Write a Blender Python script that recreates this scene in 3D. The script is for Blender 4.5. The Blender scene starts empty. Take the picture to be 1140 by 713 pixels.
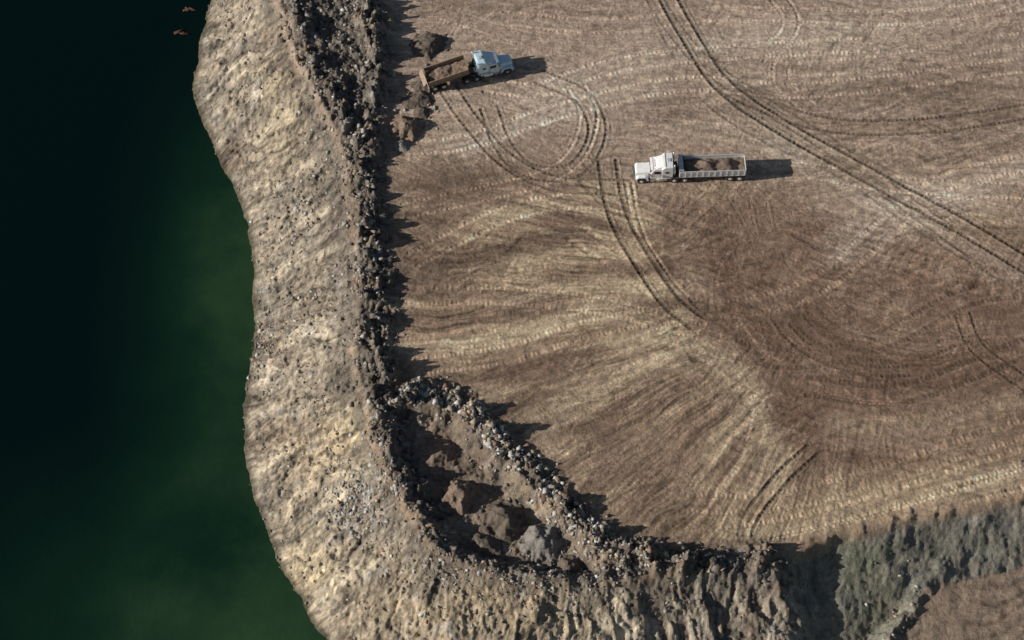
import bpy, bmesh, math, random
import numpy as np
from mathutils import Vector, Matrix
random.seed(7); rng=np.random.default_rng(7)
S=bpy.context.scene
# ------------------------------------------------------------------ survey frame (photo survey -> metres on the site)
TH=math.radians(58); D=290.0; F=2682.0
cs,sn=math.cos(TH),math.sin(TH); CZ=D*sn
def W(u,v,z=0.0):
    a=(u-570)/F; b=(356.5-v)/F
    t=(CZ-z)/(sn-b*cs)
    return (a*t, -D*cs+t*(cs+b*sn))
def WL(l,z=0.0): return np.array([W(u,v,z) for u,v in l])
# ------------------------------------------------------------------ noise
_tab={}
def gnoise(x,y,seed=0):
    if seed not in _tab:
        r=np.random.default_rng(1000+seed); a=r.random((256,256))*2*np.pi
        _tab[seed]=(np.cos(a).astype(np.float32),np.sin(a).astype(np.float32))
    gx,gy=_tab[seed]
    fx=np.floor(x); fy=np.floor(y)
    xi=fx.astype(np.int64); yi=fy.astype(np.int64)
    xf=(x-fx).astype(np.float32); yf=(y-fy).astype(np.float32)
    u=xf*xf*xf*(xf*(xf*6-15)+10); v=yf*yf*yf*(yf*(yf*6-15)+10)
    x0=xi&255; x1=(xi+1)&255; y0=yi&255; y1=(yi+1)&255
    n00=gx[x0,y0]*xf+gy[x0,y0]*yf
    n10=gx[x1,y0]*(xf-1)+gy[x1,y0]*yf
    n01=gx[x0,y1]*xf+gy[x0,y1]*(yf-1)
    n11=gx[x1,y1]*(xf-1)+gy[x1,y1]*(yf-1)
    return ((n00*(1-u)+n10*u)*(1-v)+(n01*(1-u)+n11*u)*v)*1.5
def fbm(x,y,o=4,seed=0,g=.5):
    s=0;a=1;t=0
    for i in range(o):
        s=s+a*gnoise(x*2**i+i*17.3,y*2**i+i*9.1,seed+i); t+=a; a*=g
    return s/t*1.4
def sm(a,b,x):
    t=np.clip((x-a)/(b-a),0,1); return t*t*(3-2*t)
def catmull(p,n=8,closed=False):
    p=np.array(p,float); P=np.vstack([2*p[0]-p[1],p,2*p[-1]-p[-2]]); out=[]
    for i in range(1,len(P)-2):
        for k in range(n):
            t=k/n
            out.append(.5*((2*P[i])+(-P[i-1]+P[i+1])*t+(2*P[i-1]-5*P[i]+4*P[i+1]-P[i+2])*t*t+(-P[i-1]+3*P[i]-3*P[i+1]+P[i+2])*t**3))
    out.append(P[-2]); return np.array(out)
# ------------------------------------------------------------------ grid
def axis(a,b,st):
    core=np.arange(a,b,st); lo=[];s=st;x=a
    while x>-3000: s*=1.16; x-=s; lo.append(x)
    hi=[];s=st;x=core[-1]
    while x<3000: s*=1.16; x+=s; hi.append(x)
    return np.concatenate([lo[::-1],core,hi])
ax=axis(-44,70,.15); ay=axis(-47,54,.15)
NX,NY=len(ax),len(ay)
X,Y=np.meshgrid(ax,ay)   # rows = y
def pdist(pts,XX=None,YY=None):
    if XX is None: XX,YY=X,Y
    best=np.full(XX.shape,1e9); S_=np.zeros(XX.shape); s=0
    for (x0,y0),(x1,y1) in zip(pts[:-1],pts[1:]):
        dx,dy=x1-x0,y1-y0; L2=dx*dx+dy*dy
        if L2<1e-9: continue
        t=np.clip(((XX-x0)*dx+(YY-y0)*dy)/L2,0,1)
        d=(XX-x0-t*dx)**2+(YY-y0-t*dy)**2
        m=d<best; best[m]=d[m]; S_[m]=(s+t*math.sqrt(L2))[m]; s+=math.sqrt(L2)
    return np.sqrt(best),S_
def inside(pts):
    c=np.zeros(X.shape,bool); n=len(pts)
    for i in range(n):
        x0,y0=pts[i]; x1,y1=pts[(i+1)%n]
        if y0==y1: continue
        m=((y0>Y)!=(y1>Y))&(X<(x1-x0)*(Y-y0)/(y1-y0)+x0)
        c^=m
    return c
def sdfpoly(l,z=0):
    p=WL(l,z); d,_=pdist(np.vstack([p,p[:1]])); return np.where(inside(p),-d,d)
def blob(u,v,ru,rv,z=0,ang=0):
    x,y=W(u,v,z); dx=X-x; dy=Y-y; c,s=math.cos(ang),math.sin(ang)
    return np.exp(-(((dx*c+dy*s)/ru)**2+((-dx*s+dy*c)/rv)**2))
H=10.0
crest=catmull(WL([(318,-420),(300,-200),(303,-60),(312,0),(325,50),(350,100),(374,150),(388,200),(396,260),(402,320),(396,380),(402,430),(412,475),(432,525),(462,580),(505,625),(590,640),(690,645),(760,634),(850,626),(900,607),(1020,577),(1140,555),(1400,500),(1900,420)]),5)
shore=catmull(WL([(330,-420),(270,-200),(243,-60),(235,0),(222,55),(216,100),(232,150),(255,200),(275,245),(281,300),(284,350),(280,400),(272,450),(273,510),(285,560),(305,610),(330,660),(362,713),(430,775),(540,812),(700,822),(850,815),(1000,850),(1200,850),(1900,850)],-H),5)
far=[(3200,crest[-1][1]),(3200,3200),(crest[0][0],3200)]
dc,sc=pdist(np.vstack([[(crest[0][0],3200)],crest,[(3200,crest[-1][1])]]))
inc=inside(np.vstack([crest,far]))
far2=[(3200,shore[-1][1]),(3200,3200),(shore[0][0],3200)]
dw,sw=pdist(np.vstack([[(shore[0][0],3200)],shore,[(3200,shore[-1][1])]]))
wob=fbm(X*.2,Y*.2,6,60,.6)*.6
inw=inside(np.vstack([shore,far2]))
sdc=np.where(inc,-dc,dc)+fbm(X*.2,Y*.2,4,3)*.8
sdw=np.where(inw,dw,-dw)+wob   # + on land
out=np.clip(sdc,0,None)
t=out/(out+np.clip(sdw,0.001,None))
z1=np.where(sdw>0,-H*t**.95,-H+np.clip(sdw,-12,0)*.6)
xr=W(930,600)[0]
wr=sm(xr-5,xr+4,X)
z2=-np.minimum(.78*out,12)
z=z1*(1-wr)+z2*wr
# lower terrace on the right
ter=sdfpoly([(1036,656),(1012,686),(990,716),(970,775),(1000,800),(1900,800),(1900,300),(1140,560)],-5.0)
ter=ter+fbm(X*.35,Y*.35,4,77)*1.0
zt=-5.0-1.0*np.clip(ter,0,None)
z=np.maximum(z,np.where(ter<14,zt,-99))
interr=(ter<0)&(z<-4.8)
onslope=sm(0,1.2,out)*(1-interr)
gz=sm(W(870,620)[0],W(905,620)[0],X)
si=onslope*sm(0,3.0,sdw)
# warped downslope coordinate
scw=sc+fbm(X*.10,Y*.10,4,12)*2.6
gul=fbm(scw*.25,out*.07,4,10); gul2=fbm(scw*.8,out*.09,4,20,.6)
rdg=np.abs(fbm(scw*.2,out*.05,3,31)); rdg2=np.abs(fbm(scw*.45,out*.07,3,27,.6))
gm=sm(-.3,.35,fbm(X*.08,Y*.08,3,29))     # gullying comes and goes along the face
z+=si*(1-.85*gz)*(gul*.7+gul2*.24-rdg*.6+(np.minimum(rdg2,.22)*1.5-.3)*gm)*sm(0,4,out)
gx=sm(W(640,660)[0],W(700,660)[0],X)*(1-sm(W(900,660)[0],W(940,660)[0],X))
z-=si*gx*np.abs(fbm(scw*.3,out*.06,3,35))*1.5*sm(0,3,out)
z+=si*(1-.8*gz)*(fbm(X*.33,Y*.33,4,40,.55)*.35+fbm(X*1.3,Y*1.3,4,46,.7)*.30)
z+=si*gz*(fbm(X*.25,Y*.25,3,48)*.35+fbm(X*1.4,Y*1.4,3,49,.6)*.07)
z+=onslope*sm(-1,1,sdw)*fbm(X*1.3,Y*1.3,4,46,.7)*.10
z+=blob(865,668,3.0,7,-5)*1.6*onslope
z-=blob(905,665,4.0,9,-5)*1.6*onslope
# shelf in the corner
bench=sdfpoly([(434,455),(500,464),(543,508),(596,562),(650,612),(665,638),(600,636),(516,616),(472,568),(443,515)])
z-=1.7*sm(1.0,-1.5,bench+fbm(X*.35,Y*.35,4,66)*.8)
# berms
BH=np.zeros(X.shape)
def berm(l,h,w,seed,side=1):
    global BH
    p=catmull(WL(l),5); d,s=pdist(p)
    ww=w*(1+.35*gnoise(s*.12,s*0+3,seed)); hh=h*(1+.8*gnoise(s*.18,s*0+.37,seed+1)+.9*gnoise(s*.55,s*0+.61,seed+2))
    dn=np.clip(d+fbm(X*.4,Y*.4,4,seed+3)*1.3,0,None)
    prof=np.clip(1-dn/ww,0,1)**.9
    lum=.7+1.1*fbm(X*.6,Y*.6,5,seed+5,.65)
    BH=np.maximum(BH,np.clip(hh,.12,9)*prof*np.clip(lum,0,2))
    return d,s,p
bA=[(305,-200),(318,-60),(328,0),(342,50),(366,100),(390,150),(402,200),(406,260),(410,320),(406,380),(416,430),(428,470),(448,520),(480,565)]
bB=[(385,-200),(395,-60),(408,0),(418,50),(414,100),(407,150),(410,200),(415,260),(423,320),(420,380),(428,430)]
bC=[(430,446),(470,441),(520,454),(555,490),(595,530),(635,570),(675,606),(720,620),(790,628),(850,622)]
dA,sA,pA=berm(bA,1.3,2.2,100)
dB,sB,pB=berm(bB,1.35,2.3,120)
dC,sC,pC=berm(bC,1.5,2.2,140)
dE,sE,pE=berm([(850,622),(900,603),(1020,574),(1140,552),(1400,498)],.22,.9,160)
dF,sF,pF=berm([(470,585),(500,615),(560,634),(640,640),(700,636)],.6,1.5,190)
z+=BH
tb=WL([(1050,640),(1030,654),(1008,680),(990,708),(975,760)],-5.0); dTb,_=pdist(tb)
z+=np.clip(1-(dTb+fbm(X*.6,Y*.6,3,185)*.8)/1.4,0,1)*.7
dbm=np.minimum(np.minimum(np.minimum(dA,dB),dC),dF+.6)
strip=sdfpoly([(330,-200),(340,0),(360,70),(400,150),(410,80),(400,0),(390,-200)])
rough=sm(3,-1,strip)+sm(1.5,-1,bench)*.6+np.exp(-(dbm/2.0)**2)
rough=np.clip(rough,0,1)
z+=rough*(fbm(X*.7,Y*.7,5,50,.65)*.6+fbm(X*2.0,Y*2.0,2,56,.6)*.14)
plat=sm(0,-1.5,sdc)*(1-rough)*np.where(bench>0,sm(1,2.5,bench),0)
plat=np.clip(plat,0,1)
z+=plat*fbm(X*.035,Y*.035,3,70)*.35
# ------------------------------------------------------------------ plateau flow fields
c0=W(965,315)
RX=X-c0[0]; RY=Y-c0[1]; R=np.sqrt(RX**2+RY**2); TA=np.arctan2(RY,-RX)
wx=fbm(X*.03,Y*.03,2,80)*6
wx2=fbm(X*.09,Y*.09,3,84)*1.3
acr=TA*38+wx*.25+wx2
yl=W(0,210)[1]
wrad=(1-sm(yl-6,yl+12,Y+wx))*sm(12,26,R)*(1-sm(c0[0]-8,c0[0]+8,X))
hy=Y+wx*.8+X*.05+wx2
def rot_st(a,f1,f2,seed,o=4):
    c,s=math.cos(a),math.sin(a); u=X*c+Y*s+wx; v=-X*s+Y*c+wx2
    return fbm(v*f1,u*f2,o,seed,.6)
st_r=fbm(acr*1.5,R*.06,4,200,.65); st_r2=fbm(acr*.35,R*.06,4,210,.6)
st_h=fbm(hy*1.6,X*.06,4,220,.65); st_h2=fbm(hy*.28,X*.06,4,230,.6)
x1_=rot_st(.45,1.5,.08,400); x2_=rot_st(-.35,1.4,.07,405); x3_=rot_st(1.0,1.5,.1,410)
k1=sm(.05,.45,fbm(X*.05,Y*.05,3,415)); k2=sm(.05,.45,fbm(X*.05,Y*.05,3,418)); k3=sm(.1,.5,fbm(X*.06,Y*.06,3,421))
kk=np.clip(.15+.95*sm(-.35,.5,fbm(X*.06,Y*.06,3,425)),0,1)
st=(st_r*wrad*1.0+st_h*(1-wrad)*.55)*kk*(1-.5*np.clip(k1+k2+k3,0,1))+(x1_*k1+x2_*k2+x3_*k3)*.5
st2=st_r2*wrad+st_h2*(1-wrad)*.6
patch=fbm(X*.07,Y*.07,5,240,.6)
fine=fbm(X*.9,Y*.9,5,270,.7)
z+=plat*(st*.10+fbm(X*1.2,Y*1.2,4,246,.6)*.05)
# ------------------------------------------------------------------ tracks
rut=np.zeros(X.shape); tint=np.zeros(X.shape); alo=np.zeros(X.shape); ridge=np.zeros(X.shape)
def stamp(pts,w,amt,tn):
    s=0
    for (x0,y0),(x1,y1) in zip(pts[:-1],pts[1:]):
        L=math.hypot(x1-x0,y1-y0)
        if L<1e-6: continue
        i0,i1=np.searchsorted(ax,[min(x0,x1)-2*w,max(x0,x1)+2*w]); j0,j1=np.searchsorted(ay,[min(y0,y1)-2*w,max(y0,y1)+2*w])
        if i1>i0 and j1>j0:
            xs=X[j0:j1,i0:i1]; ys=Y[j0:j1,i0:i1]; dx,dy=x1-x0,y1-y0
            tt=np.clip(((xs-x0)*dx+(ys-y0)*dy)/L**2,0,1)
            d=np.sqrt((xs-x0-tt*dx)**2+(ys-y0-tt*dy)**2)
            m=np.exp(-(d/w)**4)*amt
            sub=rut[j0:j1,i0:i1]; k=m>sub
            alo[j0:j1,i0:i1][k]=(s+tt*L)[k]
            tint[j0:j1,i0:i1][k]=tn
            rut[j0:j1,i0:i1]=np.maximum(sub,m)
            rr=np.exp(-((d-1.35*w)/(.4*w))**2)*amt
            ridge[j0:j1,i0:i1]=np.maximum(ridge[j0:j1,i0:i1],rr)
        s+=L
def pair(pts,gauge,w,amt,tn,n=8,world=False):
    p=catmull(pts if world else WL(pts),n)
    tg=np.gradient(p,axis=0); tg/=np.linalg.norm(tg,axis=1)[:,None]+1e-9
    nm=np.stack([-tg[:,1],tg[:,0]],1)
    for s_ in (-1,1):
        stamp(p+nm*s_*gauge/2,w,amt,tn)
def bundle(pts,gauge,w,amt,tn,n=8,world=False,k=3,spread=1.6):
    p=np.array(pts if world else WL(pts),float)
    for i in range(k):
        o=np.array([random.gauss(0,spread),random.gauss(0,spread)]); q_=p+o+rng.normal(0,.5,p.shape)
        pair(q_,gauge,w,amt*random.uniform(.5,1),tn*random.choice([1,1,-.6]),n,True)
T=[([(676,180),(682,220),(694,255),(718,295),(745,335),(775,360)],2.2,.28,1.3,-1),
([(700,205),(706,238),(718,272),(744,312),(768,338)],.8,.25,1.2,1),
([(735,-20),(768,40),(805,95),(870,140),(960,190),(1060,245),(1160,305)],2.3,.27,1.3,-1.1),
([(720,-20),(750,30),(790,75),(850,115),(930,165),(1010,225),(1100,290)],2.2,.25,.8,-.8),
([(800,92),(840,112),(920,138),(1030,140),(1160,122)],2.2,.25,1.0,-.9),
([(540,95),(600,100),(680,75),(800,60),(960,50)],2.2,.28,.9,.9),
([(450,165),(520,158),(620,125),(760,95),(900,100),(1160,70)],2.2,.3,1,.9),
([(500,100),(525,135),(565,178),(620,205),(700,210)],2.2,.25,1.1,-.9),
([(545,120),(560,160),(590,190),(640,190),(665,150),(650,110),(600,85)],2.2,.24,1.1,-.8),
([(640,95),(655,130),(640,175),(600,200),(540,215),(450,235)],2.2,.25,1.1,.9),
([(830,190),(900,190),(1000,205),(1160,215)],2.2,.26,.9,.8),
([(700,230),(640,225),(560,240),(460,290)],2.2,.3,.9,1),
([(860,608),(950,588),(1050,560),(1160,525)],2.2,.45,1,.8),
([(800,600),(880,585),(980,560),(1160,500)],2.2,.45,1,.7),
([(760,560),(850,560),(960,535),(1160,470)],2.2,.45,.8,.6),
([(905,500),(868,535),(830,590),(850,625)],1.6,.24,1.2,-1.1),
([(1072,350),(1082,378),(1100,398),(1160,440)],1.8,.2,1.0,-.9),
([(640,260),(700,300),(760,340),(840,340),(920,310),(1000,240),(1060,200),(1160,180)],2.4,.4,.7,.8),
([(780,380),(880,400),(980,380),(1080,330),(1160,320)],2.4,.35,.7,-.6),
([(900,430),(1000,440),(1100,405),(1160,380)],2.4,.4,.7,-.7),
([(455,410),(560,395),(660,365),(760,350)],2.2,.4,.9,.9),
([(450,330),(560,330),(660,340),(780,370)],2.2,.4,.8,.8),
([(780,60),(850,75),(960,72),(1160,40)],2.2,.26,.8,.8),
([(560,20),(680,30),(800,15),(1000,20),(1160,0)],2.2,.26,.8,.8),
([(840,60),(870,45),(880,20),(860,-10)],2.0,.25,.9,.8),([(900,120),(870,90),(880,60),(930,50)],2.0,.25,.9,.8),
]
MAIN=[]
for p,g,w,a,tn in T:
    if len(p)>4: bundle(p,g,w*.85,a*.55,tn*.9,8,False,2,2.2)
for i in range(95):   # dozer passes that fan out to the edge
    th=random.uniform(-1.45,.35); r0=random.uniform(14,40); r1=r0+random.uniform(12,40); k=random.uniform(-.25,.25)
    pts=[]
    for j in range(6):
        r=r0+(r1-r0)*j/5; a=th+k*(j/5)**2
        pts.append((c0[0]-r*math.cos(a),c0[1]+r*math.sin(a)))
    if pts[0][1]>yl+6: continue
    bundle(pts,2.1,random.uniform(.16,.3),random.uniform(.35,.9),random.choice([-.7,.7,1]),6,True,random.choice([1,2,3,4]),1.3)
for i in range(90):
    y0=random.uniform(-12,60); xs=random.uniform(-25,50); L=random.uniform(15,60); k=random.uniform(-18,18); sl=random.gauss(0,.25)
    if y0<yl-6 and xs<c0[0]-8: continue
    pts=[(xs+L*j/5,y0+k*((j/5)-.5)**2+sl*L*j/5) for j in range(6)]
    bundle(pts,2.1,random.uniform(.15,.25),random.uniform(.3,.75),random.choice([-.7,.8,.9]),6,True,random.choice([1,2,3]),1.4)
for i in range(40):
    cx,cy=W(random.uniform(500,1120),random.uniform(20,470)); r=random.uniform(6,24); a0=random.uniform(0,6.3); a1=a0+random.uniform(.8,2.6)
    bundle([(cx+r*math.cos(a0+(a1-a0)*j/7),cy+r*math.sin(a0+(a1-a0)*j/7)) for j in range(8)],2.1,.19,random.uniform(.4,.9),random.choice([-.8,.8]),6,True,random.choice([1,2]),.8)
# concentric turning arcs in the dark soil on the right
cx,cy=W(985,330)
for i in range(16):
    r=random.uniform(7,25); a0=random.uniform(2.4,4.2); a1=a0+random.uniform(.8,2.0)
    pair([(cx+r*1.1*math.cos(a0+(a1-a0)*j/7),cy+r*.85*math.sin(a0+(a1-a0)*j/7)) for j in range(8)],2.1,.26,random.uniform(.4,.9),random.choice([-.9,.6]),6,True)
fade=np.clip(.75+fbm(X*.15,Y*.15,4,260)*1.3,.08,1)
rut*=fade; ridge*=fade
for p,g,w,a,tn in T: pair(p,g,w,a,tn)      # the latest, freshest passes
rut=np.clip(rut,0,1.3)*plat*(.85+.3*fine); ridge=np.clip(ridge,0,1.3)*plat
z+=-.09*rut+.08*ridge
# terrace tracks
tr=np.exp(-((np.mod((Y-.35*X)*1.0+fbm(X*.1,Y*.1,2,266)*1.6,1.7)-.8)/.3)**2)*interr*np.clip(.6+fbm(X*.15,Y*.15,3,267),0,1)
z-=.12*tr
z+=interr*fbm(X*.4,Y*.4,4,268)*.2
# ------------------------------------------------------------------ colour
def C(r,g,b): return np.array([r,g,b],np.float32)
col=np.ones(X.shape+(3,),np.float32)*C(.345,.245,.167)
def mix(c,m):
    global col
    m=np.clip(m,0,1)[...,None].astype(np.float32); col=col*(1-m)+C(*c)*m
mix((.47,.36,.275),sm(yl-10,yl+16,Y+wx)*.82)
mix((.56,.43,.285),wrad*sm(0,.45,st2+patch*.5)*.8)
mix((.18,.123,.088),wrad*sm(0,.45,-st2+patch*.3)*.65)
mix((.26,.185,.14),(1-wrad)*sm(.0,.6,-st2-patch*.5)*.6)
mix((.57,.46,.365),(1-wrad)*sm(.1,.6,st2+patch*.4)*.6)
ra=np.arctan2(Y-cy,X-cx); rr_=np.sqrt(((X-cx)/1.1)**2+((Y-cy)/.85)**2)
arc=fbm(rr_*.5+wx*.1,ra*1.2,3,280,.6)
red=sdfpoly([(745,225),(735,270),(770,335),(828,385),(858,435),(872,485),(925,525),(1000,532),(1140,490),(1400,450),(1400,200),(1140,270),(1040,265),(960,240),(860,215)])+patch*5
mr_=sm(2.0,-3,red)
mix((.255,.165,.115),mr_*.7)
mix((.165,.103,.072),mr_*sm(0,.5,arc)*.5)
mix((.39,.28,.20),mr_*sm(.05,.5,-arc)*.45)
mix((.13,.08,.056),blob(885,358,4.5,2.6)*(.75+patch*1.0)*.9)
mix((.17,.105,.073),blob(1010,425,14,5,0,.2)*(.8+st2)*.7+blob(815,300,4,10,0,-.5)*.3)
mix((.21,.15,.11),blob(1000,105,16,4,0,-.05)*.6+blob(1060,60,10,3,0,-.1)*.4)
mix((.50,.40,.30),blob(880,160,12,4,0,-.5)*.45+blob(930,55,14,4,0,.1)*.5)
mix((.18,.13,.095),blob(500,205,8,4,0,.3)*.8+blob(480,300,5,5)*.6+blob(560,280,12,1.6,0,.3)*.75+blob(860,600,12,1.5,0,.1)*.6+blob(730,560,9,3,0,-.6)*.5+blob(650,480,14,4,0,-.5)*.4)
mix((.41,.30,.19),blob(950,560,20,3,0,.25)*.6)
def stroke(l,w,c,a,seed):   # blade-graded bands of different soil
    p=catmull(WL(l),5)
    i0,i1=np.searchsorted(ax,[p[:,0].min()-4*w-3,p[:,0].max()+4*w+3]); j0,j1=np.searchsorted(ay,[p[:,1].min()-4*w-3,p[:,1].max()+4*w+3])
    xs=X[j0:j1,i0:i1]; ys=Y[j0:j1,i0:i1]; d,s=pdist(p,xs,ys)
    ww=w*(1+.5*gnoise(s*.1,s*0+.4,seed)); side=fbm(xs*.25,ys*.25,4,seed+1)*w*.5
    stk=fbm(d*1.6,s*.06,3,seed+4,.6)
    e=sm(0,4,s)*sm(0,4,s.max()-s)
    m=np.clip(np.exp(-(np.clip(d+side,0,None)/ww)**2)*a*np.clip(.75+1.1*stk,0,1.3)*e,0,1)[...,None]
    col[j0:j1,i0:i1]=col[j0:j1,i0:i1]*(1-m)+C(*c)*m
DK=(.165,.107,.076); LT=(.56,.44,.30); LP=(.56,.455,.36)
for i,(l,w,c,a) in enumerate([([(752,228),(740,270),(748,310),(790,350),(835,388),(862,440),(875,485)],1.5,DK,.75),
 ([(800,235),(805,300),(840,365),(880,440),(930,495),(1020,515)],2.5,DK,.5),
 ([(860,340),(905,362),(960,405),(1040,430),(1160,395)],3.0,DK,.55),
 ([(640,325),(720,365),(795,400),(842,450),(855,520),(840,570)],2.2,LT,.6),
 ([(925,305),(950,268),(1000,235),(1080,215),(1180,165)],2.6,LP,.65),
 ([(1160,520),(1000,558),(880,590),(780,598)],2,LT,.6),
 ([(450,388),(560,378),(640,352),(710,345)],1.5,LT,.7),
 ([(515,248),(580,238),(650,218),(720,214)],1.3,LT,.85),
 ([(600,455),(690,415),(790,405)],1.8,LT,.5),([(540,340),(620,325),(700,300)],1.2,LT,.7),
 ([(445,222),(520,205),(600,195),(680,200)],1.8,DK,.7),([(450,300),(560,275),(660,262)],1.5,DK,.7),([(455,360),(560,352),(650,335)],1.0,DK,.6),
 ([(535,425),(640,395),(700,385)],1.2,DK,.5),([(600,500),(700,450),(800,425)],2.0,DK,.45),([(700,560),(760,500),(820,450)],1.8,DK,.45),
 ([(540,112),(620,102),(700,72),(820,45),(960,22)],2.2,LP,.7),([(800,98),(900,135),(1030,138),(1160,120)],1.8,DK,.5),
 ([(480,170),(560,150),(640,120),(760,95)],1.4,LP,.8),([(430,-10),(560,10),(700,0)],2,DK,.4),([(840,150),(930,200),(1040,255),(1160,320)],1.5,LP,.5),
 ([(980,170),(1060,175),(1160,160)],2.0,DK,.45),([(1000,330),(1080,345),(1160,350)],2.2,DK,.5),([(900,470),(1000,480),(1160,440)],2.0,LT,.35)]): stroke(l,w,c,a,800+i*7)
f=1+plat*(st*.95+fine*.5)
col*=np.clip(f,.38,1.8)[...,None]
tt=rut*tint*.55+ridge*.2
col*=np.clip(1+tt,.40,1.7)[...,None]
# slope
sl=np.clip(onslope,0,1)
cc=col.copy()
col[:]=C(.32,.268,.205)
n1=fbm(scw*.25,out*.06,4,300); n2=fbm(X*.18,Y*.18,5,310,.6); n3=fbm(scw*1.1,out*.12,4,320,.65)
mix((.49,.42,.32),sm(.0,.45,n1)*.75)
mix((.17,.15,.128),sm(-.05,.45,n2)*.72)
mix((.23,.165,.12),sm(.1,.5,fbm(X*.12,Y*.12,4,330,.6))*.55)
mix((.55,.44,.28),(blob(385,500,6,5,-3)*1.0+blob(330,620,8,5,-6)*.6+blob(320,110,4,10,-5)*.5)*(.7+n3))
mix((.46,.36,.235),blob(540,680,16,5,-4)*.7)
mix((.44,.42,.38),sm(.2,.55,fbm(X*.4,Y*.4,5,340,.7))*.5)
mix((.48,.46,.42),blob(398,560,4,4,-4)*sm(-.3,.4,fbm(X*.8,Y*.8,4,345,.7))*.9)
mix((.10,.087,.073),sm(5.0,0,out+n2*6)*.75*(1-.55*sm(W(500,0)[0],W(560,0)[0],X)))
mix((.12,.104,.088),sm(.11,0,rdg2)*.45*(1-gz)*gm)        # groove shade painted into the soil colour; head-on sun leaves gullies flat
mix((.13,.112,.095),sm(.05,.45,fbm(scw*.5,out*.10,4,347,.6))*.5*(1-gz))
mix((.20,.19,.16),gz*.92)
mix((.33,.305,.26),gz*sm(1.8,.2,out+n2*2)*.6)
mix((.155,.165,.10),(blob(965,640,5,6,-3)*.6+blob(1050,612,6,2,-3)*.3)*(.7+n2))
mix((.26,.225,.175),gz*sm(.0,.5,fbm(X*.3,Y*.5,4,352,.6))*.6)
col*=np.clip(1+n3*(.8-.55*gz)+fbm(X*1.0,Y*1.0,5,350,.8)*(.9-.3*gz),.28,2)[...,None]
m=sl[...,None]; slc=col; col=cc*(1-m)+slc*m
# berm and rough ground
bc=np.ones_like(col)*C(.14,.12,.10)
nb=fbm(X*.6,Y*.6,5,360,.7)
k_=sm(.1,.5,nb)[...,None]
bc=bc*(1-k_)+C(.30,.27,.235)*k_
bc*=np.clip(1+fbm(X*1.6,Y*1.6,3,370)*.8,.35,1.9)[...,None]
m=np.clip(rough*1.15*(.65+.5*fbm(X*.3,Y*.3,3,375)+.25),0,1)[...,None]; col=col*(1-m)+bc*m
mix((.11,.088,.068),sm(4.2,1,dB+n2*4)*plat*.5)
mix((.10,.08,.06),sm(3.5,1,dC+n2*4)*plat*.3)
mix((.29,.22,.165),interr*.85)
col*=(1-.35*tr+interr*fine*.35)[...,None]
mix((.07,.06,.035),sm(.9,.1,sdw)*.75)
mix((.02,.04,.02),sm(.1,-1.2,sdw))
col=np.clip(col,.01,.75)
# ------------------------------------------------------------------ mesh
def nd(nt,t,**k):
    n=nt.nodes.new(t)
    for a,b in k.items(): setattr(n,a,b)
    return n
def mathn(nt,op,a,b=None,clamp=False):
    n=nd(nt,'ShaderNodeMath',operation=op,use_clamp=clamp)
    for i,v in enumerate((a,b)):
        if v is None: continue
        if isinstance(v,(int,float)): n.inputs[i].default_value=v
        else: nt.links.new(v,n.inputs[i])
    return n.outputs[0]
def newmat(name):
    m=bpy.data.materials.new(name); m.use_nodes=True; nt=m.node_tree
    return m,nt,nt.nodes['Principled BSDF']
me=bpy.data.meshes.new('ground')
nv=NX*NY; me.vertices.add(nv)
me.vertices.foreach_set('co',np.stack([X,Y,z],-1).astype(np.float32).ravel())
idx=np.arange(nv).reshape(NY,NX)
q=np.stack([idx[:-1,:-1],idx[:-1,1:],idx[1:,1:],idx[1:,:-1]],-1).reshape(-1,4)
nf=len(q); me.loops.add(nf*4); me.loops.foreach_set('vertex_index',q.ravel().astype(np.int32))
me.polygons.add(nf); me.polygons.foreach_set('loop_start',(np.arange(nf)*4).astype(np.int32))
me.polygons.foreach_set('use_smooth',np.ones(nf,bool))
me.update(calc_edges=True)
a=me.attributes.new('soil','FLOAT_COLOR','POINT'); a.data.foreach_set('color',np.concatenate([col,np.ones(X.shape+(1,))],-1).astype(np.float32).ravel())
a=me.attributes.new('flow','FLOAT_VECTOR','POINT'); a.data.foreach_set('vector',np.stack([np.where(sl>.5,sc,acr*wrad+hy*(1-wrad)),np.where(sl>.5,out,R*wrad+X*(1-wrad)),sl],-1).astype(np.float32).ravel())
a=me.attributes.new('tread','FLOAT_VECTOR','POINT'); a.data.foreach_set('vector',np.stack([alo,rut,1-.7*gz*sl],-1).astype(np.float32).ravel())
g=bpy.data.objects.new('ground',me); S.collection.objects.link(g)
m,nt,b=newmat('compacted_fill_soil'); L=nt.links.new
at=nd(nt,'ShaderNodeAttribute',attribute_name='soil'); fl=nd(nt,'ShaderNodeAttribute',attribute_name='flow'); trd=nd(nt,'ShaderNodeAttribute',attribute_name='tread')
geo=nd(nt,'ShaderNodeNewGeometry')
def noise(vec,scale,det=4,ro=.6):
    n=nd(nt,'ShaderNodeTexNoise'); n.inputs['Scale'].default_value=scale; n.inputs['Detail'].default_value=det; n.inputs['Roughness'].default_value=ro
    L(vec,n.inputs['Vector']); return n.outputs[0]
mp=nd(nt,'ShaderNodeVectorMath',operation='MULTIPLY'); L(fl.outputs['Vector'],mp.inputs[0]); mp.inputs[1].default_value=(3.2,.3,0)
ns=noise(mp.outputs[0],1,4,.65); nfn=noise(geo.outputs['Position'],2.2,5,.75); nf2=noise(geo.outputs['Position'],7,3,.6)
sep=nd(nt,'ShaderNodeSeparateXYZ'); L(trd.outputs['Vector'],sep.inputs[0])
nsm=mathn(nt,'MULTIPLY',mathn(nt,'SUBTRACT',ns,.5),sep.outputs[2])
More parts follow.
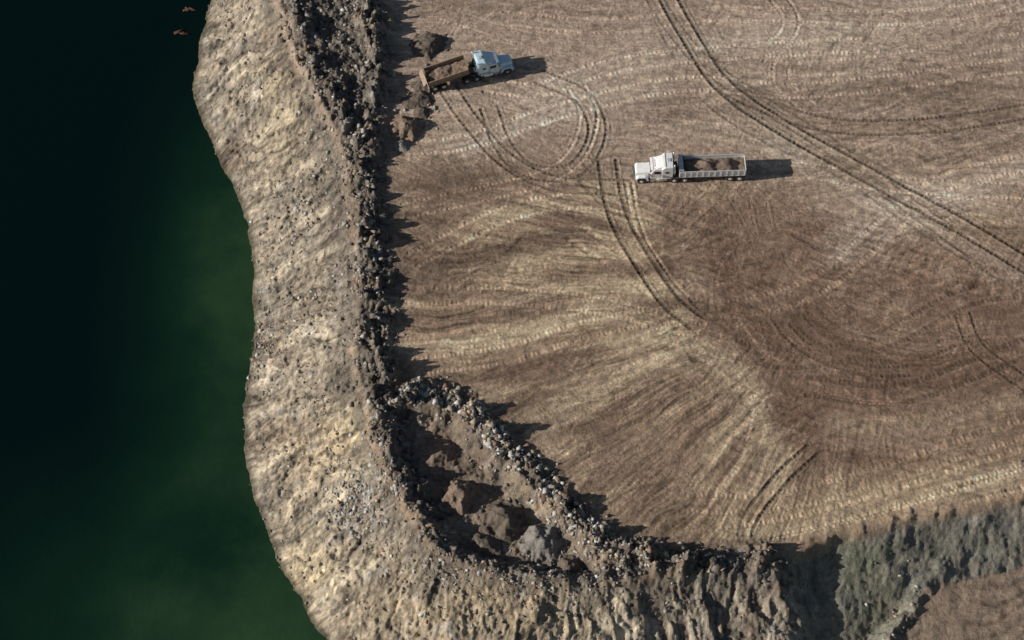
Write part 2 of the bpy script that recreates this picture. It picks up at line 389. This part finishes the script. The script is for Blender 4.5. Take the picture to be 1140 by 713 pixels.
lug=mathn(nt,'MULTIPLY',mathn(nt,'SINE',mathn(nt,'MULTIPLY',sep.outputs[0],2*math.pi/.55)),sep.outputs[1])
v=mathn(nt,'ADD',mathn(nt,'MULTIPLY',nsm,.95),mathn(nt,'MULTIPLY',mathn(nt,'SUBTRACT',nfn,.5),1.4))
v=mathn(nt,'ADD',v,mathn(nt,'MULTIPLY',mathn(nt,'SUBTRACT',nf2,.5),1.1))
v=mathn(nt,'ADD',v,mathn(nt,'MULTIPLY',lug,.16))
v=mathn(nt,'MAXIMUM',mathn(nt,'ADD',v,1.0),.3)
vm=nd(nt,'ShaderNodeVectorMath',operation='SCALE'); L(at.outputs['Color'],vm.inputs[0]); L(v,vm.inputs['Scale'])
L(vm.outputs[0],b.inputs['Base Color']); b.inputs['Roughness'].default_value=.95; b.inputs['Specular IOR Level'].default_value=.15
hh=mathn(nt,'ADD',mathn(nt,'MULTIPLY',nsm,.08),mathn(nt,'MULTIPLY',nfn,.21))
hh=mathn(nt,'ADD',hh,mathn(nt,'MULTIPLY',nf2,.09)); hh=mathn(nt,'ADD',hh,mathn(nt,'MULTIPLY',lug,.025))
bp=nd(nt,'ShaderNodeBump'); bp.inputs['Strength'].default_value=.95; bp.inputs['Distance'].default_value=1.0
L(hh,bp.inputs['Height']); L(bp.outputs[0],b.inputs['Normal'])
me.materials.append(m)
def hz(x,y):
    i=min(max(np.searchsorted(ax,x)-1,0),NX-2); j=min(max(np.searchsorted(ay,y)-1,0),NY-2)
    fx=(x-ax[i])/(ax[i+1]-ax[i]); fy=(y-ay[j])/(ay[j+1]-ay[j])
    return float((z[j,i]*(1-fx)+z[j,i+1]*fx)*(1-fy)+(z[j+1,i]*(1-fx)+z[j+1,i+1]*fx)*fy)
# ------------------------------------------------------------------ water
bm=bmesh.new(); n=8
xs=np.linspace(-3000,3000,n+1)
vs=[[bm.verts.new((x,y,-H)) for x in xs] for y in xs]
for j in range(n):
    for i in range(n): bm.faces.new((vs[j][i],vs[j][i+1],vs[j+1][i+1],vs[j+1][i]))
wm=bpy.data.meshes.new('water'); bm.to_mesh(wm); bm.free()
wo=bpy.data.objects.new('water',wm); S.collection.objects.link(wo)
m,nt,b=newmat('pit_water'); L=nt.links.new
geo=nd(nt,'ShaderNodeNewGeometry'); 
n1=noise(geo.outputs['Position'],.05,6,.6)
def wblob(u,v,r1,r2,ang=0):
    x,y=W(u,v,-H); mp=nd(nt,'ShaderNodeMapping'); mp.vector_type='TEXTURE'; mp.inputs['Location'].default_value=(x,y,-H); mp.inputs['Rotation'].default_value=(0,0,ang); mp.inputs['Scale'].default_value=(r1,r2,r1)
    L(geo.outputs['Position'],mp.inputs['Vector'])
    ln=nd(nt,'ShaderNodeVectorMath',operation='LENGTH'); L(mp.outputs[0],ln.inputs[0])
    mr=nd(nt,'ShaderNodeMapRange',interpolation_type='SMOOTHSTEP'); L(ln.outputs['Value'],mr.inputs['Value']); mr.inputs['From Min'].default_value=1; mr.inputs['From Max'].default_value=0; 
    return mr.outputs[0]
pl=mathn(nt,'ADD',mathn(nt,'MULTIPLY',wblob(272,290,13,30,.1),.6),mathn(nt,'MULTIPLY',wblob(235,730,44,32,-.4),.62))
pl=mathn(nt,'ADD',pl,mathn(nt,'MULTIPLY',wblob(285,460,22,72,.1),.62))
pl=mathn(nt,'MULTIPLY',pl,mathn(nt,'ADD',mathn(nt,'MULTIPLY',mathn(nt,'SUBTRACT',n1,.5),1.8),.85),True)
cr=nd(nt,'ShaderNodeValToRGB'); e=cr.color_ramp.elements
e[0].position=0; e[0].color=(.0008,.0065,.0058,1); e[1].position=1; e[1].color=(.034,.075,.030,1)
k=cr.color_ramp.elements.new(.4); k.color=(.006,.025,.013,1)
L(pl,cr.inputs[0]); L(cr.outputs[0],b.inputs['Base Color']); b.inputs['Roughness'].default_value=.12; b.inputs['IOR'].default_value=1.33; b.inputs['Specular IOR Level'].default_value=.4
bp=nd(nt,'ShaderNodeBump'); bp.inputs['Strength'].default_value=.15; bp.inputs['Distance'].default_value=.2; L(noise(geo.outputs['Position'],1.3,3,.5),bp.inputs['Height']); L(bp.outputs[0],b.inputs['Normal'])
wm.materials.append(m)
# ------------------------------------------------------------------ rubble
def templates():
    out=[]
    for k in range(7):
        bm=bmesh.new(); pts=[bm.verts.new(Vector((random.gauss(0,1),random.gauss(0,1),random.gauss(0,1))).normalized()*random.uniform(.65,1.15)) for _ in range(9+k)]
        for v_ in pts: v_.co.z*=.7
        r_=bmesh.ops.convex_hull(bm,input=pts)
        bmesh.ops.delete(bm,geom=[v_ for v_ in bm.verts if not v_.link_faces],context='VERTS')
        bmesh.ops.triangulate(bm,faces=bm.faces[:]); bm.verts.index_update(); bm.verts.ensure_lookup_table()
        out.append((np.array([v_.co[:] for v_ in bm.verts]),np.array([[v_.index for v_ in f_.verts] for f_ in bm.faces]))); bm.free()
    for k in range(3):
        bm=bmesh.new(); bmesh.ops.create_cube(bm,size=1.6)
        for v_ in bm.verts: v_.co=Vector((v_.co.x*random.uniform(.9,1.3),v_.co.y*random.uniform(.6,.9),v_.co.z*random.uniform(.25,.4)))
        bmesh.ops.triangulate(bm,faces=bm.faces[:])
        out.append((np.array([v_.co[:] for v_ in bm.verts]),np.array([[v_.index for v_ in f_.verts] for f_ in bm.faces]))); bm.free()
    return out
TP=templates(); RV=[];RF=[];RC=[];off=0
def rock(x,y,s,c,sink=.35,zz=None):
    global off
    k=random.randrange(len(TP))
    v_,f_=TP[k]; e_=Matrix.Rotation(random.uniform(0,6.28),3,'Z')@Matrix.Rotation(random.uniform(-.7,.7),3,'X')@Matrix.Rotation(random.uniform(-.5,.5),3,'Y')
    vv=(v_*s*rng.uniform(.7,1.35,3))@np.array(e_).T
    h_=hz(x,y) if zz is None else zz
    vv=vv+np.array([x,y,h_+s*(.5-sink)])
    RV.append(vv); RF.append(f_+off); RC.append(np.tile(np.append(c,1),(len(vv),1))); off+=len(vv)
def rc():
    k=random.random()
    if k<.22: c=np.array([.42,.40,.37])
    elif k<.55: c=np.array([.27,.235,.19])
    elif k<.8: c=np.array([.15,.13,.11])
    elif k<.92: c=np.array([.33,.26,.18])
    else: c=np.array([.20,.12,.08])
    return c*random.uniform(.7,1.25)
def size(a=.08,b=.6,p=4): return a+(b-a)*random.random()**p
def along(p,n,sig,offs=0,a=.06,b=.48,lo=0,hi=1,br=.8):
    seg=np.linalg.norm(np.diff(p,axis=0),axis=1); cum=np.concatenate([[0],np.cumsum(seg)])
    for _ in range(n):
        s_=random.uniform(lo,hi)*cum[-1]; i=min(np.searchsorted(cum,s_),len(seg))-1; i=max(i,0); q_=p[i]+(p[i+1]-p[i])*((s_-cum[i])/seg[i])
        d_=(p[i+1]-p[i])/seg[i]; nn=np.array([-d_[1],d_[0]])
        o_=random.gauss(offs,sig); P=q_+nn*o_
        if gnoise(np.array([P[0]*.35]),np.array([P[1]*.35]),500)[0]+random.random()*.6<.25: continue
        if abs(P[0])<75 and abs(P[1])<62: rock(P[0],P[1],size(a,b),rc()*br)
along(pA,3200,1.4,-.5); along(pB,2200,1.4,.2); along(pC,3600,1.2,-.2,.06,.5,0,.75,1.05); along(pC,600,1.0,0,.06,.32,.7,1); along(pF,900,1.1,0,.06,.4)
along(tb,200,.8,0,.08,.3)
def cluster(u,v,zg,r1,r2,n,a=.05,b=.34,light=False):
    x,y=W(u,v,zg)
    for _ in range(n):
        P=(x+random.gauss(0,r1),y+random.gauss(0,r2)); c=rc()
        if light and random.random()<.6: c=np.array([.46,.44,.41])*random.uniform(.6,1.1)
        rock(P[0],P[1],size(a,b,3.5),c)
for (u,v,zg,r1,r2,n,li) in [(398,560,-3,2.0,2.4,450,True),(330,240,-5,2,3,180,True),(310,250,-6,2,3,90,False),(355,340,-3,3,2,160,False),(390,170,-1,2.0,5,300,False),(350,90,-1,2.0,6,220,False),(385,20,-.5,2.5,6,400,False),
  (290,390,-9,.8,3,160,False),(345,440,-5,2,2,90,False),(470,665,-4,2,2,110,True),(600,655,-2,6,2,260,False),(700,660,-3,5,3,100,False),(640,600,0,2.5,1.6,200,True),(560,520,-.5,2.5,2.5,160,False),(440,460,0,2,2,120,False),(470,120,0,1.5,3,60,False),
  (735,625,0,5,1.0,160,False),(290,100,-6,2,4,50,False),(360,520,-4,2,2,70,False),(420,610,-6,3,3,90,False),(1000,690,-4.5,1.5,4,60,False),(430,540,-2,1.5,3,150,False),(275,400,-10,.4,2,90,False),(520,640,-2,4,1.5,220,False)]:
    cluster(u,v,zg,r1,r2,n,light=li)
for _ in range(7500):
    i=random.randrange(len(crest)-20); P=crest[i]; j=int(np.argmin(np.sum((shore-P)**2,1))); t_=random.random()**1.2; Q=P*(1-t_)+shore[j]*t_+np.array([random.gauss(0,1.5),random.gauss(0,2)])
    if abs(Q[0])<74 and -49<Q[1]<56 and gnoise(np.array([Q[0]*.2]),np.array([Q[1]*.2]),510)[0]>-.15: rock(Q[0],Q[1],size(.04,.26,6),rc()*.85)
along(shore,900,.25,0,.05,.22)
for _ in range(400):
    x,y=W(random.uniform(450,1140),random.uniform(0,600)); rock(x,y,size(.04,.12,4),rc()*.8,.4)
RV=np.vstack(RV); RF=np.vstack(RF); RC=np.vstack(RC)
rm=bpy.data.meshes.new('rubble'); rm.vertices.add(len(RV)); rm.vertices.foreach_set('co',RV.astype(np.float32).ravel())
rm.loops.add(len(RF)*3); rm.loops.foreach_set('vertex_index',RF.ravel().astype(np.int32)); rm.polygons.add(len(RF)); rm.polygons.foreach_set('loop_start',(np.arange(len(RF))*3).astype(np.int32)); rm.update(calc_edges=True)
a=rm.attributes.new('tone','FLOAT_COLOR','POINT'); a.data.foreach_set('color',np.clip(RC,0,1).astype(np.float32).ravel())
ro=bpy.data.objects.new('rubble',rm); S.collection.objects.link(ro)
m,nt,b=newmat('broken_rock'); L=nt.links.new
at=nd(nt,'ShaderNodeAttribute',attribute_name='tone'); geo=nd(nt,'ShaderNodeNewGeometry')
vm=nd(nt,'ShaderNodeVectorMath',operation='SCALE'); L(at.outputs['Color'],vm.inputs[0]); L(mathn(nt,'ADD',noise(geo.outputs['Position'],5,4,.7),.5),vm.inputs['Scale']); L(vm.outputs[0],b.inputs['Base Color']); b.inputs['Roughness'].default_value=.9
rm.materials.append(m)
# ------------------------------------------------------------------ simple materials
def soilmat(name,c,sc_=2.5):
    m,nt,b=newmat(name); L=nt.links.new
    g_=nd(nt,'ShaderNodeNewGeometry'); n_=nd(nt,'ShaderNodeTexNoise'); n_.inputs['Scale'].default_value=sc_; n_.inputs['Detail'].default_value=6; n_.inputs['Roughness'].default_value=.75; L(g_.outputs['Position'],n_.inputs['Vector'])
    cr=nd(nt,'ShaderNodeValToRGB'); cr.color_ramp.elements[0].position=.3; cr.color_ramp.elements[1].position=.7
    cr.color_ramp.elements[0].color=(*[k*.5 for k in c],1); cr.color_ramp.elements[1].color=(*[min(1,k*1.5) for k in c],1)
    L(n_.outputs[0],cr.inputs[0]); L(cr.outputs[0],b.inputs['Base Color']); b.inputs['Roughness'].default_value=.95
    bp=nd(nt,'ShaderNodeBump'); bp.inputs['Strength'].default_value=.8; bp.inputs['Distance'].default_value=.3; L(n_.outputs[0],bp.inputs['Height']); L(bp.outputs[0],b.inputs['Normal'])
    return m
def flat(name,c,rough=.5,metal=0,dirt=.25,dc_=(.25,.2,.15)):
    m,nt,b=newmat(name); L=nt.links.new
    g_=nd(nt,'ShaderNodeTexCoord'); n_=nd(nt,'ShaderNodeTexNoise'); n_.inputs['Scale'].default_value=1.8; n_.inputs['Detail'].default_value=6; n_.inputs['Roughness'].default_value=.7; L(g_.outputs['Object'],n_.inputs['Vector'])
    mr=nd(nt,'ShaderNodeMapRange'); L(n_.outputs[0],mr.inputs['Value']); mr.inputs['From Min'].default_value=.45; mr.inputs['From Max'].default_value=.8; mr.inputs['To Max'].default_value=dirt*2
    mx=nd(nt,'ShaderNodeMix',data_type='RGBA'); L(mr.outputs[0],mx.inputs[0]); mx.inputs[6].default_value=(*c,1); mx.inputs[7].default_value=(*dc_,1)
    L(mx.outputs[2],b.inputs['Base Color']); b.inputs['Roughness'].default_value=rough; b.inputs['Metallic'].default_value=metal
    return m
M_dark=soilmat('dark_spoil',(.14,.11,.085)); M_brown=soilmat('brown_spoil',(.23,.165,.12)); M_grey=soilmat('grey_gravel',(.25,.225,.20),4)
M_white=flat('white_paint',(.82,.82,.80),.35,0,.15); M_blue=flat('pale_blue_paint',(.60,.78,.85),.35,0,.1)
M_rust=flat('worn_tan_steel',(.30,.22,.16),.6,.1,.5,(.13,.10,.07))
M_alu=flat('aluminium',(.66,.66,.66),.45,.25,.3); M_chrome=flat('chrome',(.75,.75,.76),.2,.9,.1); M_blk=flat('black_steel',(.03,.03,.032),.6,0,.3,(.15,.12,.09))
M_tyre=flat('tyre_rubber',(.022,.021,.02),.85,0,.4,(.12,.09,.07)); M_glass=flat('window_glass',(.012,.016,.02),.08,0,.02); M_red=flat('tail_lamp_red',(.4,.02,.02),.4,0,.1); M_amb=flat('marker_lamp_amber',(.7,.25,.03),.4,0,.1); M_lamp=flat('head_lamp',(.85,.85,.8),.1,0,.05)
M_wood=soilmat('wet_wood',(.13,.065,.04),6)
# ------------------------------------------------------------------ piles
def pile(x,y,r,h,mat,seed,el=1.0,rot=0,zz=None):
    bm=bmesh.new(); n=44
    A=np.array([[((i/n*2-1)*1.25,(j/n*2-1)*1.25) for i in range(n+1)] for j in range(n+1)]); px=A[...,0]*r*el; py=A[...,1]*r
    c,s=math.cos(rot),math.sin(rot); wx_=px*c-py*s+x; wy_=px*s+py*c+y
    rr=np.sqrt(A[...,0]**2+A[...,1]**2)+.35*fbm(wx_*.6,wy_*.6,3,600+seed)
    hh_=np.minimum(h*(1-rr),h*.82)+.15*h*fbm(wx_*1.5,wy_*1.5,4,620+seed,.65)
    base=hz(x,y) if zz is None else zz
    vs=[]
    for j in range(n+1):
        vs.append([bm.verts.new((wx_[j,i]-x,wy_[j,i]-y,max(hh_[j,i],-.9)+ (hz(wx_[j,i],wy_[j,i])-base)*.6)) for i in range(n+1)])
    for j in range(n):
        for i in range(n): bm.faces.new((vs[j][i],vs[j][i+1],vs[j+1][i+1],vs[j+1][i])).smooth=True
    me_=bpy.data.meshes.new('dirt_pile'); bm.to_mesh(me_); bm.free(); me_.materials.append(mat)
    o=bpy.data.objects.new('dirt_pile',me_); o.location=(x,y,base-.05); S.collection.objects.link(o); return o
for k,(u,v,zg,r,h,mt,el,ro_) in enumerate([(452,143,0,2.0,1.8,M_brown,1.1,.2),(466,112,0,1.7,.9,M_dark,1.2,0),(478,50,0,2.2,1.3,M_dark,1.2,.3),(447,162,0,1.2,.9,M_grey,1,0),
   (474,94,0,1.8,1.2,M_dark,1,0),(470,125,0,1.2,.7,M_dark,1,0),
   (512,553,-1.7,2.2,2.4,M_brown,1.1,.2),(562,580,-1.7,2.6,2.4,M_dark,1.2,-.4),(604,604,-1.7,2.5,2.4,M_grey,1.1,.1),(476,548,-1.7,1.8,1.4,M_dark,1.2,.5),(634,630,-1.5,1.6,1.4,M_dark,1,0),(540,608,-1.7,1.8,1.2,M_dark,1.4,0),(486,508,-1.7,2.2,1.0,M_brown,1.2,.8)]):
    x,y=W(u,v,zg); pile(x,y,r,h,mt,k*3,el,ro_)
# ------------------------------------------------------------------ part helpers
def fin(name,bm,mat,par,smooth=False):
    bmesh.ops.recalc_face_normals(bm,faces=bm.faces[:])
    me_=bpy.data.meshes.new(name); bm.to_mesh(me_); bm.free(); me_.materials.append(mat)
    o=bpy.data.objects.new(name,me_); S.collection.objects.link(o); o.parent=par
    if smooth:
        for p_ in me_.polygons: p_.use_smooth=len(p_.vertices)==4
    return o
def box(name,c,s,mat,par,bev=.02,rot=None):
    bm=bmesh.new(); bmesh.ops.create_cube(bm,size=1)
    for v_ in bm.verts: v_.co=Vector((v_.co.x*s[0],v_.co.y*s[1],v_.co.z*s[2]))
    if bev>0: bmesh.ops.bevel(bm,geom=bm.edges[:],offset=min(bev,min(s)*.3),segments=2,affect='EDGES')
    o=fin(name,bm,mat,par); o.location=c
    if rot: o.rotation_euler=rot
    return o
def prism(name,prof,y0,y1,mat,par,bev=.03,taper=None):
    bm=bmesh.new(); A=[bm.verts.new((x,y0,z_)) for x,z_ in prof]; B=[bm.verts.new((x,y1,z_)) for x,z_ in prof]
    n=len(prof); bm.faces.new(A); bm.faces.new(B[::-1])
    for i in range(n): bm.faces.new((A[i],B[i],B[(i+1)%n],A[(i+1)%n]))
    if taper:
        for v_ in bm.verts: v_.co.y*=taper(v_.co.x,v_.co.z)
    bmesh.ops.recalc_face_normals(bm,faces=bm.faces[:])
    if bev>0: bmesh.ops.bevel(bm,geom=bm.edges[:],offset=bev,segments=2,affect='EDGES')
    return fin(name,bm,mat,par)
def cyl(name,c,r,l,axis_,mat,par,seg=24,bev=0,r2=None):
    bm=bmesh.new(); bmesh.ops.create_cone(bm,cap_ends=True,segments=seg,radius1=r,radius2=r if r2 is None else r2,depth=l)
    if bev>0: bmesh.ops.bevel(bm,geom=[e_ for e_ in bm.edges if len(e_.link_faces)==2 and any(len(f_.verts)>4 for f_ in e_.link_faces)],offset=bev,segments=2,affect='EDGES')
    if axis_=='y': bmesh.ops.rotate(bm,verts=bm.verts[:],matrix=Matrix.Rotation(math.pi/2,3,'X'))
    if axis_=='x': bmesh.ops.rotate(bm,verts=bm.verts[:],matrix=Matrix.Rotation(math.pi/2,3,'Y'))
    o=fin(name,bm,mat,par,True); o.location=c; return o
def axle(x,par,dual,tag,half=1.22):
    cyl('axle_'+tag,(x,0,.52),.08,2.0,'y',M_blk,par,12)
    for sgn,sd in ((1,'l'),(-1,'r')):
        ys=[half-.15] if not dual else [half-.14,half-.46]
        for q_,yy in enumerate(ys):
            cyl(f'tyre_{tag}_{sd}{q_}',(x,sgn*yy,.52),.52,.27,'y',M_tyre,par,28,.05)
        cyl(f'rim_{tag}_{sd}',(x,sgn*(ys[0]+.09),.52),.29,.12,'y',M_chrome,par,20,.02)
        cyl(f'hub_{tag}_{sd}',(x,sgn*(ys[0]+.15),.52),.11,.12,'y',M_alu,par,12)
def build_truck(name,paint,tl,tilt,load):
    E=bpy.data.objects.new(name,None); S.collection.objects.link(E)
    P=E
    MB=M_rust if tilt>0 else M_alu
    axle(-1.05,P,False,'steer'); axle(-5.15,P,True,'drive_a'); axle(-6.45,P,True,'drive_b')
    for s_ in (-1,1): box('frame_rail',(-3.9,s_*.42,.86),(6.9,.09,.26),M_blk,P,.01)
    box('cross_member',(-6.9,0,.86),(.12,.76,.2),M_blk,P); box('fifth_wheel',(-5.8,0,1.08),(1.0,.95,.12),M_blk,P)
    box('bumper',(-.14,0,.58),(.22,2.36,.38),M_chrome,P,.06)
    prism('hood',[(-.28,.75),(-.24,1.55),(-.42,1.74),(-1.2,1.87),(-2.15,2.02),(-2.15,.8)],-.84,.84,paint,P,.07,lambda x,z_:(.78 if x>-.6 else (.88 if x>-1.5 else 1.0))*(1-.08*max(0,z_-1.5)))
    box('grille',(-.235,0,1.15),(.06,1.02,.72),M_chrome,P,.02)
    for k in range(5): box('grille_slot',(-.20,0,.9+.12*k),(.02,.9,.05),M_blk,P,0)
    for s_ in (-1,1):
        prism('fender',[(-.35,.62),(-.33,1.1),(-.62,1.3),(-1.5,1.32),(-1.85,1.05),(-1.95,.62),(-1.72,.62),(-1.6,.98),(-1.4,1.16),(-.72,1.16),(-.52,.95),(-.47,.62)],s_*.72,s_*1.2,paint,P,.02)
        box('head_lamp',(-.36,s_*.93,.98),(.12,.34,.2),M_lamp,P,.03)
        cyl('fuel_tank',(-3.55,s_*.95,.66),.3,1.35,'x',M_chrome,P,24,.04)
        box('step_box',(-2.45,s_*.98,.62),(.7,.4,.34),M_chrome,P,.03)
        box('tank_step',(-3.55,s_*1.1,1.0),(1.4,.22,.04),M_alu,P,.01)
        box('mirror',(-2.35,s_*1.42,2.05),(.1,.22,.5),M_chrome,P,.03); box('mirror_arm',(-2.4,s_*1.24,2.2),(.04,.3,.03),M_blk,P,0)
        cyl('exhaust_stack',(-5.0-.08,s_*.98,2.3),.085,2.6,'z',M_chrome,P,16); cyl('muffler',(-5.08,s_*.98,1.9),.13,1.2,'z',M_chrome,P,16,.02)
        box('rear_fender',(-5.15,s_*1.05,1.12),(.95,.6,.03),M_blk,P,.005)
        box('mud_flap',(-7.15,s_*1.0,.6),(.03,.6,.6),M_blk,P,.005)
        box('side_window',(-2.95,s_*1.075,2.12),(.78,.03,.52),M_glass,P,.01)
        box('door_seam',(-3.42,s_*1.075,1.6),(.02,.02,1.3),M_blk,P,0); box('door_handle',(-3.3,s_*1.085,1.72),(.16,.03,.05),M_chrome,P,0)
        box('sleeper_window',(-4.15,s_*1.185,2.25),(.42,.03,.34),M_glass,P,.01)
        box('air_cleaner',(-2.0,s_*.98,1.62),(.34,.3,.5),M_chrome,P,.1)
        box('side_stripe',(-4.2,s_*1.183,1.35),(1.3,.02,.1),M_blk if paint is M_blue else M_alu,P,0)
    prism('cab',[(-2.1,.8),(-2.1,1.9),(-2.42,2.62),(-2.62,2.74),(-3.52,2.76),(-3.52,.8)],-1.06,1.06,paint,P,.06)
    prism('windshield',[(-2.10,1.94),(-2.36,2.52),(-2.39,2.52),(-2.14,1.94)],-.93,.93,M_glass,P,0).location=(.02,0,0.0)
    box('windshield_pillar',(-2.22,0,2.24),(.05,.05,.6),paint,P,0,(0,-.42,0))
    box('sun_visor',(-2.28,0,2.66),(.34,2.0,.04),paint,P,.01,(0,.25,0))
    prism('sleeper',[(-3.5,.8),(-3.5,2.8),(-3.75,3.2),(-3.95,3.28),(-4.92,3.3),(-4.92,.8)],-1.17,1.17,paint,P,.07)
    prism('roof_fairing',[(-2.75,2.73),(-3.0,2.9),(-3.6,3.16),(-3.8,3.24),(-3.8,2.73)],-.95,.95,paint,P,.04)
    box('roof_vent',(-4.4,0,3.33),(.45,.5,.08),M_alu,P,.02)
    box('roof_seam',(-3.98,0,3.305),(.05,2.1,.02),M_blk,P,0)
    for k in range(5): box('marker_lamp',(-2.62,-.8+.4*k,2.79),(.08,.1,.06),M_amb,P,.01)
    for s_ in (-.35,.35): cyl('air_horn',(-3.0,s_*2.2,2.82),.04,.5,'x',M_chrome,P,10,0,.07)
    box('deck_plate',(-5.25,0,1.02),(.6,.8,.04),M_alu,P,.005)
    # trailer chassis
    x0=-5.75 if tilt==0 else -6.1; x1=x0-tl
    for s_ in (-1,1):
        box('trailer_rail',((x0+x1)/2-.3,s_*.5,1.16),(tl-.6,.1,.2),M_blk,P,.01)
        box('landing_leg',(x0-2.6,s_*.75,.75),(.12,.12,.8),M_blk,P,.01) if tl>7 else None
        box('trailer_mud_flap',(x1+.08,s_*1.0,.62),(.03,.6,.6),M_blk,P,.005)
        box('tail_lamp',(x1-.02,s_*.85,1.0),(.05,.25,.12),M_red,P,.01)
    box('rear_bumper',(x1+.02,0,.75),(.1,2.2,.12),M_alu,P,.02)
    axle(x1+.75,P,True,'trailer_b'); axle(x1+1.95,P,True,'trailer_a')
    # dump body
    Bd=bpy.data.objects.new('dump_body',None); S.collection.objects.link(Bd); Bd.parent=E; Bd.location=(x1+.1,0,1.28); Bd.rotation_euler=(0,-tilt,0)
    Q=Bd; l=tl-.05; hgt=.95 if tilt==0 else .8; w=1.22
    box('floor',(l/2,0,.05),(l,2.4,.08),MB,Q,.01)
    for s_ in (-1,1):
        box('side_wall',(l/2,s_*w,hgt/2+.05),(l,.06,hgt),M_white if paint is M_white else MB,Q,.01)
        box('top_rail',(l/2,s_*(w+.01),hgt+.1),(l+.04,.14,.12),MB,Q,.02)
        box('bottom_rail',(l/2,s_*(w+.04),.06),(l,.1,.16),MB,Q,.02)
        nr=int(l/.75)
        for k in range(nr+1): box('side_rib',(.08+k*(l-.16)/nr,s_*(w+.07),hgt/2+.08),(.09,.08,hgt-.14),MB,Q,.01)
    e_=.2 if tilt==0 else .02
    box('front_wall',(l-.03,0,hgt/2+e_),(.07,2.42,hgt+e_*1.7),MB,Q,.01)
    if tilt==0:
        box('front_cap',(l-.25,0,hgt+.4),(.6,2.5,.05),MB,Q,.01,(0,-.15,0)); box('tarp_roll',(l-.55,0,hgt+.3),(.2,2.4,.2),M_blk,Q,.06)
    tg=box('tailgate',(-.03,0,hgt/2+.08),(.07,2.42,hgt+.05),MB,Q,.01)
    if tilt>0: tg.location=(-.45,0,hgt/2+.3); tg.rotation_euler=(0,.75,0)
    if tilt>0:
        a_=Vector((x1+.1+(l-.5)*math.cos(tilt),0,1.28+(l-.5)*math.sin(tilt))); b_=Vector((x0-.6,0,1.2)); d_=a_-b_
        o=cyl('hydraulic_ram',(a_+b_)/2,.1,d_.length,'z',M_chrome,P,14); o.rotation_euler=d_.to_track_quat('Z','Y').to_euler()
    # load
    n1_,n2_2=60,20; bm=bmesh.new(); vs=[]
    for i in range(n1_+1):
        row=[]
        for j in range(n2_2+1):
            x=.06+(l-.14)*i/n1_; y=-1.18+2.36*j/n2_2
            hh_=load[0]
            for cx_,hh2,sp in load[1]: hh_+=hh2*max(0,1-math.hypot((x-cx_*l)/sp,y/1.15))
            hh_+=.2*float(fbm(np.array([x*1.3]),np.array([y*1.3]),4,700)[0])
            row.append(bm.verts.new((x,y,max(hh_,.12))))
        vs.append(row)
    for i in range(n1_):
        for j in range(n2_2): bm.faces.new((vs[i][j],vs[i+1][j],vs[i+1][j+1],vs[i][j+1])).smooth=True
    fin('soil_load',bm,M_brown,Q)
    return E
def place(E,u,v,u2,v2):
    nx,ny=W(u,v); bx,by=W(u2,v2); ang=math.atan2(ny-by,nx-bx)
    z_=np.mean([hz(nx+(bx-nx)*k/6,ny+(by-ny)*k/6) for k in range(7)]); E.location=(nx,ny,z_); E.rotation_euler=(0,0,ang)
t1=build_truck('semi_dump_truck',M_white,8.3,0,(.45,[(.28,.75,1.5),(.58,.95,2.0),(.85,.4,1.2)]))
place(t1,704,197,830,193)
t2=build_truck('semi_dump_truck.001',M_blue,5.4,math.radians(9),(.25,[(.35,.4,1.6),(.1,.3,1.3)]))
place(t2,571,73,474,96)
# ------------------------------------------------------------------ driftwood in the water
for (u,v,L_) in ((202,37,1.8),(211,11,1.3)):
    x,y=W(u,v,-H); E=bpy.data.objects.new('driftwood',None); S.collection.objects.link(E); E.location=(x,y,-H+.05)
    for k in range(6):
        o=cyl('branch',(random.uniform(-.6,.6),random.uniform(-.25,.25),random.uniform(0,.12)),random.uniform(.1,.2),L_*random.uniform(.4,1),'x',M_wood,E,10,0,.06); o.rotation_euler=(0,random.uniform(-.15,.15),random.uniform(-.6,.6))
# ------------------------------------------------------------------ light, sky, camera
el=math.radians(22); az=math.radians(9)
d=Vector((math.cos(el)*math.cos(az),math.cos(el)*math.sin(az),-math.sin(el)))
sl_=bpy.data.lights.new('sun','SUN'); sl_.energy=5.0; sl_.angle=math.radians(.5); sl_.color=(1,.95,.87)
so=bpy.data.objects.new('sun',sl_); so.rotation_euler=d.to_track_quat('-Z','Y').to_euler(); S.collection.objects.link(so)
w=bpy.data.worlds.new('World'); S.world=w; w.use_nodes=True; nt=w.node_tree
sk=nt.nodes.new('ShaderNodeTexSky'); sk.sky_type='NISHITA'; sk.sun_disc=False; sk.sun_elevation=el; sk.sun_rotation=math.atan2(-d.x,-d.y)
nt.links.new(sk.outputs[0],nt.nodes['Background'].inputs[0]); nt.nodes['Background'].inputs[1].default_value=.055
cd=bpy.data.cameras.new('camera'); cd.sensor_width=36; cd.lens=36*F/1140; cd.clip_start=1; cd.clip_end=9000
co=bpy.data.objects.new('camera',cd); co.location=(0,-D*cs,CZ); co.rotation_euler=(math.pi/2-TH,0,0); S.collection.objects.link(co); S.camera=co
S.view_settings.view_transform='Standard'; S.view_settings.look='None'; S.view_settings.exposure=0
